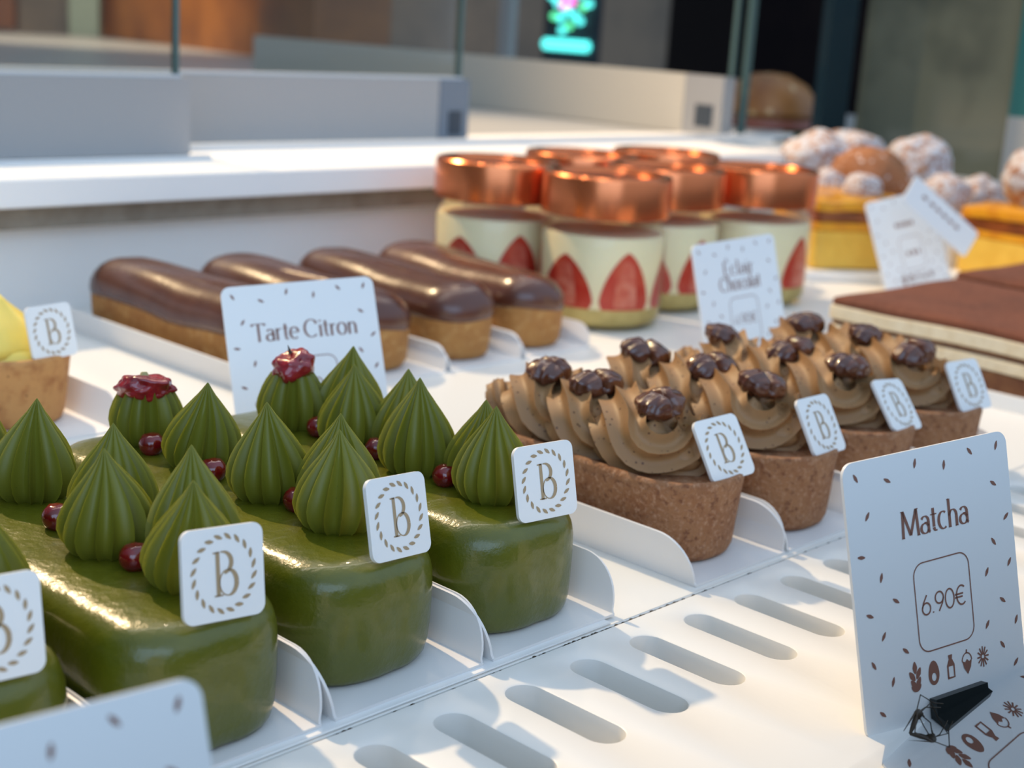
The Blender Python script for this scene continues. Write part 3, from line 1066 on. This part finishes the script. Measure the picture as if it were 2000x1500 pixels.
t.rotation_euler = Euler((-.25, .62, -.55))
mb = MB()
slab(mb, rrect(2.6, .82, .10), 0, .035)
mb.obj('card', M_tag, t)
mb = MB()
for x_ in (-.8, -.5, -.25, 0, .25, .5):
    stroke(mb, [(x_, .5), (x_ + .16, .5)], .09, 0, .004)
mb.obj('faded_text', M_ink, t, smooth=False)

# mosquito at the foot of the matcha card
t = empty('mosquito', (4.22, -3.17, .12), label='dead mosquito with long thin legs at the foot of the Matcha card', cat='insect')
mb = MB()
mb.ellip((0, 0, .20), (.05, .04, .055), 12, 8)
mb.tube([(-.02, 0, .19), (-.08, -.01, .12), (-.15, -.02, .05)], [.026, .026, .014], 8)
mb.ellip((.07, 0, .185), (.022, .022, .022), 10, 6)
mb.tube([(.08, 0, .18), (.15, .0, .13)], [.008, .004], 5)
mb.obj('body', M_insect, t)
mb = MB()
for pts in ([(0, 0, .2), (-.12, -.05, .28), (-.22, -.1, .10), (-.38, -.12, .0)], [(0, .02, .22), (.10, .05, .36), (.32, .0, .22), (.42, -.05, .2)],
            [(.02, 0, .2), (.2, -.02, .27), (.36, -.08, .02)], [(.02, -.02, .2), (.12, -.1, .10), (.22, -.16, .0)], [(.03, .02, .2), (.24, .05, .18), (.44, -.02, .14)], [(-.02, -.02, .2), (-.02, -.1, .1), (.04, -.16, 0)]):
    mb.tube(pts, .006, 5)
mb.obj('leg', M_insect, t)['kind'] = 'stuff'
mb = MB()
mb.add([(-.02, -.01, .26), (-.20, .02, .08), (-.14, .06, .04), (0, .03, .24)], [(0, 1, 2, 3)])
mb.obj('wing', M_insect, t)

# sloped front glass
mb = MB()
a = R_(42)
M_ = Matrix.Translation((0, -3.003, 0)) @ Matrix.Rotation(-a, 4, 'X')
mb.box((-12, -6.0, -.12), (46, 0.0, 0.0), M_)
tag(mb.obj('front_glass', M_fpane, smooth=False), 'sloped front glass pane mirroring the Matcha card', 'glass pane')


# ------------------------------------------------------------------ jars
def jar_meshes():
    r = 1.46
    out = {}
    mb = MB()
    pr = [(r * .80, 0.0), (r * .93, .05), (r, .20), (r + .01, .6), (r, 2.05), (r * .97, 2.22), (r * .90, 2.34), (r * .90, 2.60)]
    mb.lathe(pr, 64)
    out['glass_jar'] = mb.mesh('glass_jar', M_jarg)
    mb = MB()
    R2 = 1.50
    mb.lathe([(R2 - .06, 2.50), (R2, 2.53), (R2, 3.33), (R2 - .02, 3.40), (R2 - .07, 3.445), (R2 - .18, 3.45), (R2 - .24, 3.43), (R2 - .30, 3.33), (R2 - .44, 3.31), (R2 - .50, 3.35), (R2 - .62, 3.35), (.0001, 3.34)], 72)
    out['lid'] = mb.mesh('lid', M_copper, angle=30)
    mb = MB()
    mb.lathe([(r - .06, .48), (r - .055, 2.06), (r - .10, 2.12), (.001, 2.10)], 64)
    out['vanilla_cream'] = mb.mesh('vanilla_cream', M_cream)
    mb = MB()
    mb.lathe([(r * .78, .05), (r * .93 - .05, .12), (r - .06, .25), (r - .055, .50), (.001, .50)], 64)
    out['sponge'] = mb.mesh('sponge', M_sponge)

    def slice_(a0, wid, h, mi=0):
        mb = MB()
        n = 18
        outline = []
        for k in range(n + 1):
            t = k / n
            ww = wid * (math.sin(PI * min(1, t * .5 + .5)) ** .6 if t > 0 else 1)
            ww = wid * (1 - t ** 1.8) ** .75 * (1 if t > .12 else .86 + t)
            outline.append((ww, .50 + h * t))
        rr_ = r - .048
        A = []
        B = []
        fs = []
        for (ww, z) in outline:
            row = []
            for s in (-1, -.5, 0, .5, 1):
                aa = a0 + s * ww / rr_
                A.append((rr_ * math.cos(aa), rr_ * math.sin(aa), z))
        for i in range(n):
            for j in range(4):
                fs.append((i * 5 + j, i * 5 + j + 1, i * 5 + j + 6, i * 5 + j + 5))
        mb.add(A, fs)
        # thickness inwards
        B = [(x * .93, y * .93, z) for x, y, z in A]
        mb.add(B, fs)
        rr2 = rr_ + .006
        C = []
        for k, (ww, z) in enumerate(outline[1:-3]):
            for s in (-.45, 0, .45):
                aa = a0 + s * ww / rr2
                C.append((rr2 * math.cos(aa), rr2 * math.sin(aa), z))
        m_ = len(C) // 3
        mb.add(C, [(i * 3 + j, i * 3 + j + 1, i * 3 + j + 4, i * 3 + j + 3) for i in range(m_ - 1) for j in range(2)], None, 1)
        return mb.mesh('strawberry_slice', [M_straw, M_strawi])
    out['slices'] = [slice_(0, .74, 1.20), slice_(0, .64, 1.32)]
    return out


J = jar_meshes()
view_a = math.atan2(-9.05 - 12.3, -8.1 - 17.4)
JARS = [((17.37, 12.36), 'strawberry cream jar in front of the others, two strawberry halves showing', 0.22),
        ((16.81, 15.34), 'strawberry cream jar behind the eclairs, nearest the back wall ledge', 0.30),
        ((20.35, 13.02), 'strawberry cream jar half covered by the front jar and the eclair price card', 0.55),
        ((23.30, 12.26), 'strawberry cream jar standing nearest the custard slices', 0.72),
        ((20.72, 16.10), 'copper lidded jar in the rear, only its lid visible between two others', 0.1),
        ((24.08, 15.94), 'copper lidded jar farthest back, lid visible over the others', 0.9)]
for i, ((x, y), lab, ph) in enumerate(JARS):
    t = empty('dessert_jar', (x, y, .003), label=lab, cat='jar', group='strawberry cream jars with copper lids')
    for k in ('glass_jar', 'lid', 'vanilla_cream', 'sponge'):
        inst(J[k], k, t, (0, 0, 0))
    for k in range(6):
        inst(J['slices'][k % 2], 'strawberry_slice', t, (0, 0, 0), (0, 0, view_a - .40 + ph - .42 + k * PI / 3))


# ------------------------------------------------------------------ tiramisu slabs
def tiramisu(x0, x1, y0, y1, z, lab):
    t = empty('tiramisu_slab', ((x0 + x1) / 2, (y0 + y1) / 2, z), label=lab, cat='cake', group='tiramisu slabs at the side')
    hx, hy = (x1 - x0) / 2, (y1 - y0) / 2

    def layer(name, za, zb, m, seed, infl=0, wavy=.05):
        wavy *= 1.7
        mb = MB()
        rings = []
        for zz, ins in ((za, .05), (za + .04, 0), (zb - .04, 0), (zb, .06), (zb + (.02 if name == 'cocoa_top' else 0), .4)):
            ring = foot(hx + infl, 2 * hy + 2 * infl, .12, ins, zz, 4, 26)
            rings.append([(x + .03 * noise.noise(Vector((x, y, seed))), y - hy - infl, q + wavy * noise.noise(Vector((x * .5, y * .5, seed * 1.7)))) for x, y, q in ring])
        mb.loft(rings)
        mb.obj(name, m, t)
    layer('biscuit_base', 0.02, .50, M_biscuit, 1, 0, .01)
    layer('cream_layer', .46, .74, M_masc, 2, .03, .04)
    layer('biscuit_layer', .72, .86, M_biscuit, 2, -.01, .05)
    layer('cream_layer', .84, 1.16, M_masc, 2, .04, .05)
    layer('cocoa_top', 1.12, 1.30, M_cocoa, 2, .01, .06)


tiramisu(18.65, 24.2, -2.2, 6.95, .06, 'long cocoa dusted tiramisu slab with two cream layers, beside the praline tarts')
tiramisu(24.75, 31.0, -2.0, 7.25, .06, 'second cocoa dusted tiramisu slab behind the long one, only its cocoa top visible')
mb = MB()
mb.box((18.1, -2.6, .0), (24.45, 7.4, .05))
mb.box((17.98, -2.6, .0), (18.1, 7.4, .30))
tag(mb.obj('cake_board', M_tag, smooth=False), 'white board with a raised rim under the front tiramisu slab', 'cake board')
mb = MB()
mb.box((24.55, -2.4, .0), (31.6, 7.6, .05))
tag(mb.obj('cake_board', M_tag, smooth=False), 'white board under the rear tiramisu slab', 'cake board')


# ------------------------------------------------------------------ custard slices and sugared puffs
def custard(cx, cy, rz, hx, hy, z, lab, drip):
    t = empty('custard_slice', (cx, cy, z), R_(rz), label=lab, cat='cake slice', group='yellow custard slices with burnt tops')

    def layer(name, za, zb, m, seed, infl=0, wavy=.05):
        mb = MB()
        rings = []
        for zz, ins in ((za, .08), (za + .06, 0), (zb - .06, 0), (zb, .08), (zb + .02, .5)):
            ring = foot(hx + infl, 2 * hy + 2 * infl, .2, ins, zz, 5, 14)
            rings.append([(x, y - hy - infl, q + wavy * noise.noise(Vector((x * .8, y * .8, seed * 1.7)))) for x, y, q in ring])
        mb.loft(rings)
        return mb.obj(name, m, t)
    layer('custard_base', 0, 1.15, M_flan, 1, 0, .02)
    layer('amber_layer', 1.1, 1.38, M_amber, 2, .03, .05)
    layer('burnt_layer', 1.32, 1.72, M_burnt, 3, .02, .08)
    layer('amber_top', 1.66, 2.02, M_amber, 4, .05, .14)
    if drip:
        mb = MB()
        mb.ellip((-hx * .2, -hy - .02, 1.25), (.95, .10, .55), 22, 14, fn=lambda d: 1 + .15 * noise.noise(d * 2))
        mb.obj('caramel_drip', M_burnt, t)
    return t


custard(29.75, 13.6, -33, 1.5, 1.6, .30, 'yellow custard slice with burnt top beside the last copper lidded jar', False)
custard(34.3, 8.95, -8, 1.9, 2.1, .16, 'yellow custard slice with a caramel drip behind the tipped price card', True)
mb = MB()
mb.box((-1.9, -2.0, .0), (1.9, 2.0, .29), bev=.05)
tag(mb.obj('serving_stand', M_tag, None, (29.75, 13.6, 0), (0, 0, R_(-33))), 'cream white raised stand under the custard slice near the jars', 'stand')
mb = MB()
mb.box((-2.1, -2.3, .0), (2.1, 2.3, .15), bev=.04)
tag(mb.obj('serving_stand', M_tag, None, (34.3, 8.95, 0), (0, 0, R_(-8))), 'cream white raised stand under the custard slice with the caramel drip', 'stand')


def puff_mesh(seed, m):
    mb = MB()
    mb.ellip((0, 0, 0), (1, 1, .82), 32, 20, fn=lambda d: 1 + .16 * noise.noise(d * 1.6 + Vector((seed, 0, 0))) + .07 * noise.noise(d * 4 + Vector((0, seed, 0))))
    return mb.mesh('sugared_puff', m)


PF = [puff_mesh(s, M_puff) for s in (1, 2, 3)] + [puff_mesh(5, M_puffb)]
PUFFS = [((34.0, 17.3, 2.75), 1.25, 0, 'sugared choux puff highest above the custard slices, nearest the jars'),
         ((36.6, 17.6, 2.75), 1.25, 1, 'sugared choux puff behind the bare brown one'),
         ((32.9, 14.65, 2.55), 1.22, 3, 'bare brown choux puff in front, with hardly any sugar on it'),
         ((36.3, 14.9, 2.85), 1.20, 2, 'sugared choux puff at the far side of the bare brown one'),
         ((31.0, 15.0, 2.35), .62, 0, 'small sugared puff by the custard slice beside the copper lids'),
         ((29.9, 13.1, 2.50), .60, 1, 'small sugared puff peeking above the upright price card'),
         ((34.4, 12.75, 2.2), .80, 2, 'sugared puff low behind the tipped price card'),
         ((36.4, 12.6, 2.1), .80, 0, 'sugared puff low behind, next to the pale rim of the case'),
         ((34.3, 9.6, 3.05), 1.20, 1, 'large sugared choux puff on top of the slice at the right side'),
         ((34.6, 7.4, 2.50), .70, 2, 'sugared puff at the right border, low on the custard slice')]
for (loc, s, mi, lab) in PUFFS:
    o = bpy.data.objects.new('sugared_puff', PF[mi])
    COL.objects.link(o)
    o.location = Vector(loc) * U
    o.scale = (s, s, s)
    o.rotation_euler = (0, 0, loc[0])
    tag(o, lab, 'choux puff', 'sugared choux puffs on the custard slices')
mb = MB()
mb.box((32.3, 13.9, .0), (41.0, 18.7, 1.60), bev=.08)
tag(mb.obj('serving_stand', M_tag), 'taller white stand behind the custard slices, under the sugared puffs', 'stand')
mb = MB()
mb.box((33.4, 11.8, .01), (39.4, 13.7, 1.45), bev=.06)
tag(mb.obj('pastry_box', M_tag), 'low white riser between the two custard slices', 'riser')

# ------------------------------------------------------------------ showcase rear: wall, ledge, sliding doors


def struct(name, mb, m, smooth=False):
    o = mb.obj(name, m, smooth=smooth)
    o['kind'] = 'structure'
    return o


struct('wall_back', MB().box((-14, 19.3, -.3), (33, 19.5, 2.2)), M_wall)
struct('trim_1', MB().box((-14, 18.75, 1.85), (33.0, 19.3, 2.42)), M_under)
struct('trim_2', MB().box((-14, 17.9, 2.42), (33.2, 22.9, 3.0), bev=.03), M_ledge, True)
struct('trim_3', MB().box((-14, 22.9, 2.42), (39.7, 24.6, 3.02)), M_ledge)
struct('trim_4', MB().box((30.5, 18.6, 2.30), (41, 22.9, 2.72)), M_ledge)
mb = MB()
mb.box((23.9, 24.6, 2.3), (60, 110, 3.0))
mb.box((-30, 24.6, 2.3), (23.9, 110, 3.0))
tag(struct('floor', mb, M_floor2))


def door(x0, x1, y, zt, lab, capx=None):
    t = empty('sliding_door', ((x0 + x1) / 2, y, 3.02), label=lab, cat='sliding door')
    hx = (x1 - x0) / 2
    MB().box((-hx, -.25, 0), (hx if not capx else hx - capx, .25, zt), bev=.02).obj('bottom_rail', M_alu, t)
    if capx:
        MB().box((hx - capx, -.27, 0), (hx, .27, zt), bev=.02).obj('end_cap', M_cap, t)
        MB().box((hx - capx * .70, -.30, .12), (hx - capx * .25, -.265, .85), bev=.02).obj('pull_recess', M_capd, t)
    g = MB().box((-hx, -.06, zt), (hx - .35, .06, zt + 16))
    g.obj('glass_pane', M_pane, t, smooth=False)
    MB().box((hx - .35, -.07, zt), (hx - .22, .07, zt + 16)).obj('pane_edge', M_edge, t, smooth=False)
    MB().box((-hx, -.12, zt), (hx - .2, .12, zt + .07)).obj('rail_gasket', M_whitep, t, smooth=False)
    return t


door(-16, 12.0, 21.35, 1.83, 'front sliding glass door with grey bottom rail, ends behind the eclairs')
door(6, 23.8, 23.85, 1.80, 'rear sliding glass door with grey rail and slate end cap', 1.25)
mb = MB()
mb.box((-14, 21.9, 3.0), (39.5, 22.1, 3.18))
mb.box((-14, 20.2, 3.0), (12, 20.4, 3.1))
tag(mb.obj('door_track', M_whitep, smooth=False), 'thin pale guide track in front of the sliding doors', 'track')

# door rail running away from the camera at the end of the counter
t = empty('sliding_door', (36.2, 45, 3.02), label='sliding glass door on the adjoining side with a pale beige rail and dark end recess', cat='sliding door')
MB().box((-.3, -20.5, 0), (.3, 6.5, 2.15), bev=.02).obj('bottom_rail', M_alu2, t)
MB().box((-.36, -22.3, 0), (.36, -20.5, 2.15), bev=.02).obj('end_cap', M_alu, t)
MB().box((-.40, -21.9, .3), (-.35, -21.1, 1.1), bev=.02).obj('pull_recess', M_capd, t)
MB().box((-.06, -22.3, 2.15), (.06, 6.5, 18)).obj('glass_pane', M_pane, t, smooth=False)
MB().box((-.07, -22.4, 2.15), (.07, -22.25, 18)).obj('pane_edge', M_edge, t, smooth=False)
mb = MB()
mb.box((37.0, 22.6, 3.03), (37.3, 22.8, 20))
tag(mb.obj('glass_post', M_edge, smooth=False), 'dark green glass edge standing at the corner of the counter', 'glass edge')

struct('wall_right', MB().box((44.0, 15.5, -.3), (44.4, 22.0, 22)), M_olive)
struct('trim_5', MB().box((41.4, 22.0, 2.5), (43.3, 22.4, 22)), M_tealdk)
struct('trim_6', MB().box((43.4, 12, 1.75), (44.0, 22.0, 1.98)), M_whitep)
struct('trim_7', MB().box((43.8, 10.0, 4.4), (44.4, 15.5, 22)), M_teal)
struct('trim_8', MB().box((43.8, -8, -.3), (44.4, 15.5, 4.4)), M_floor2)

# ------------------------------------------------------------------ shop beyond the doors
mb = MB()
mb.box((0, 0, 0), (6, 43, 27))
tag(mb.obj('wooden_cabinet', M_wood, None, (54.7, 70.6, 3.01), (0, 0, -math.atan2(8.4, 42.2)), smooth=False), 'orange brown wooden cabinet beyond the sliding doors', 'cabinet')
mb = MB()
mb.box((-9, -1, 0), (6, 1, 27))
tag(mb.obj('wooden_cabinet', M_woodd, None, (55.5, 126, 3.01), (0, 0, R_(-40)), smooth=False), 'dark brown wooden cabinet beyond the doors, at the left border', 'cabinet')
mb = MB()
mb.box((-1.3, -1, 0), (1.3, 1, 27))
tag(mb.obj('sage_column', M_sage, None, (61.2, 111.5, 3.01), (0, 0, R_(-40)), smooth=False), 'grey green column between the two wooden cabinets', 'column')
struct('wall_left', MB().box((20, 140, -40), (200, 141, 60)), M_taupe)
struct('wall_front', MB().box((97, 20, -40), (99, 73.5, 60)), M_dark)
mb = MB()
mb.box((87.6, 84.1, -10), (88.4, 85.5, 40))
tag(mb.obj('pale_post', M_whitep, smooth=False), 'thin pale metal post by the colourful sign', 'post')

# glowing sign
t = empty('neon_sign', (88, 77, 8), label='glowing turquoise sign with green and pink lights', cat='sign')
Me = [mat('sign_glow_%d' % i, c, .5, emit=(c, e)) for i, (c, e) in enumerate((((.10, .75, .72), 2.6), ((.9, .2, .6), 2.4), ((.15, .9, .4), 1.6)))]
MB().box((-.4, -3.0, -6), (.4, 3.0, 12)).obj('sign_board', M_capd, t, smooth=False)
mb = MB()
mb.box((-.9, -2.8, -3.5), (-.45, 2.8, -2.6), bev=.2)
for k in range(26):
    a = k * 2.4
    r_ = .8 + .42 * math.sqrt(k)
    mb.ellip((-.7, r_ * math.cos(a) * .85, 1.6 + 1.25 * r_ * math.sin(a)), (.35, .32, .32), 8, 6, mi=0 if k % 3 else 2)
for (y, z) in ((0, 1.0), (.7, 1.6), (-.6, 1.5), (0, 2.2), (.3, .3), (-.5, .6)):
    mb.ellip((-.9, y, z), (.35, .42, .42), 8, 6, mi=1)
mb.obj('sign_lights', Me, t)

# stacked sandwich at the far corner
t = empty('burger', (44.0, 26.2, 2.0), label='seeded burger bun sandwich blurred in the far corner', cat='burger')
SB = .74
for nm, m_, z_, pr in (('bottom_bun', M_bun, 0, [(2.4, 0), (2.6, .3), (2.5, .8), (.001, .85)]), ('salad', M_dgreen, .85, [(2.7, 0), (2.9, .25), (2.6, .5), (.001, .5)]),
                       ('filling', M_ham, 1.3, [(2.5, 0), (2.6, .2), (2.5, .6), (.001, .6)]), ('top_bun', M_bun, 1.9, [(2.5, 0), (2.8, .3), (2.6, 1.2), (2.0, 1.9), (1.0, 2.4), (.001, 2.5)])):
    MB().lathe([(r * SB, (z + z_) * SB) for r, z in pr], 32).obj(nm, m_, t)
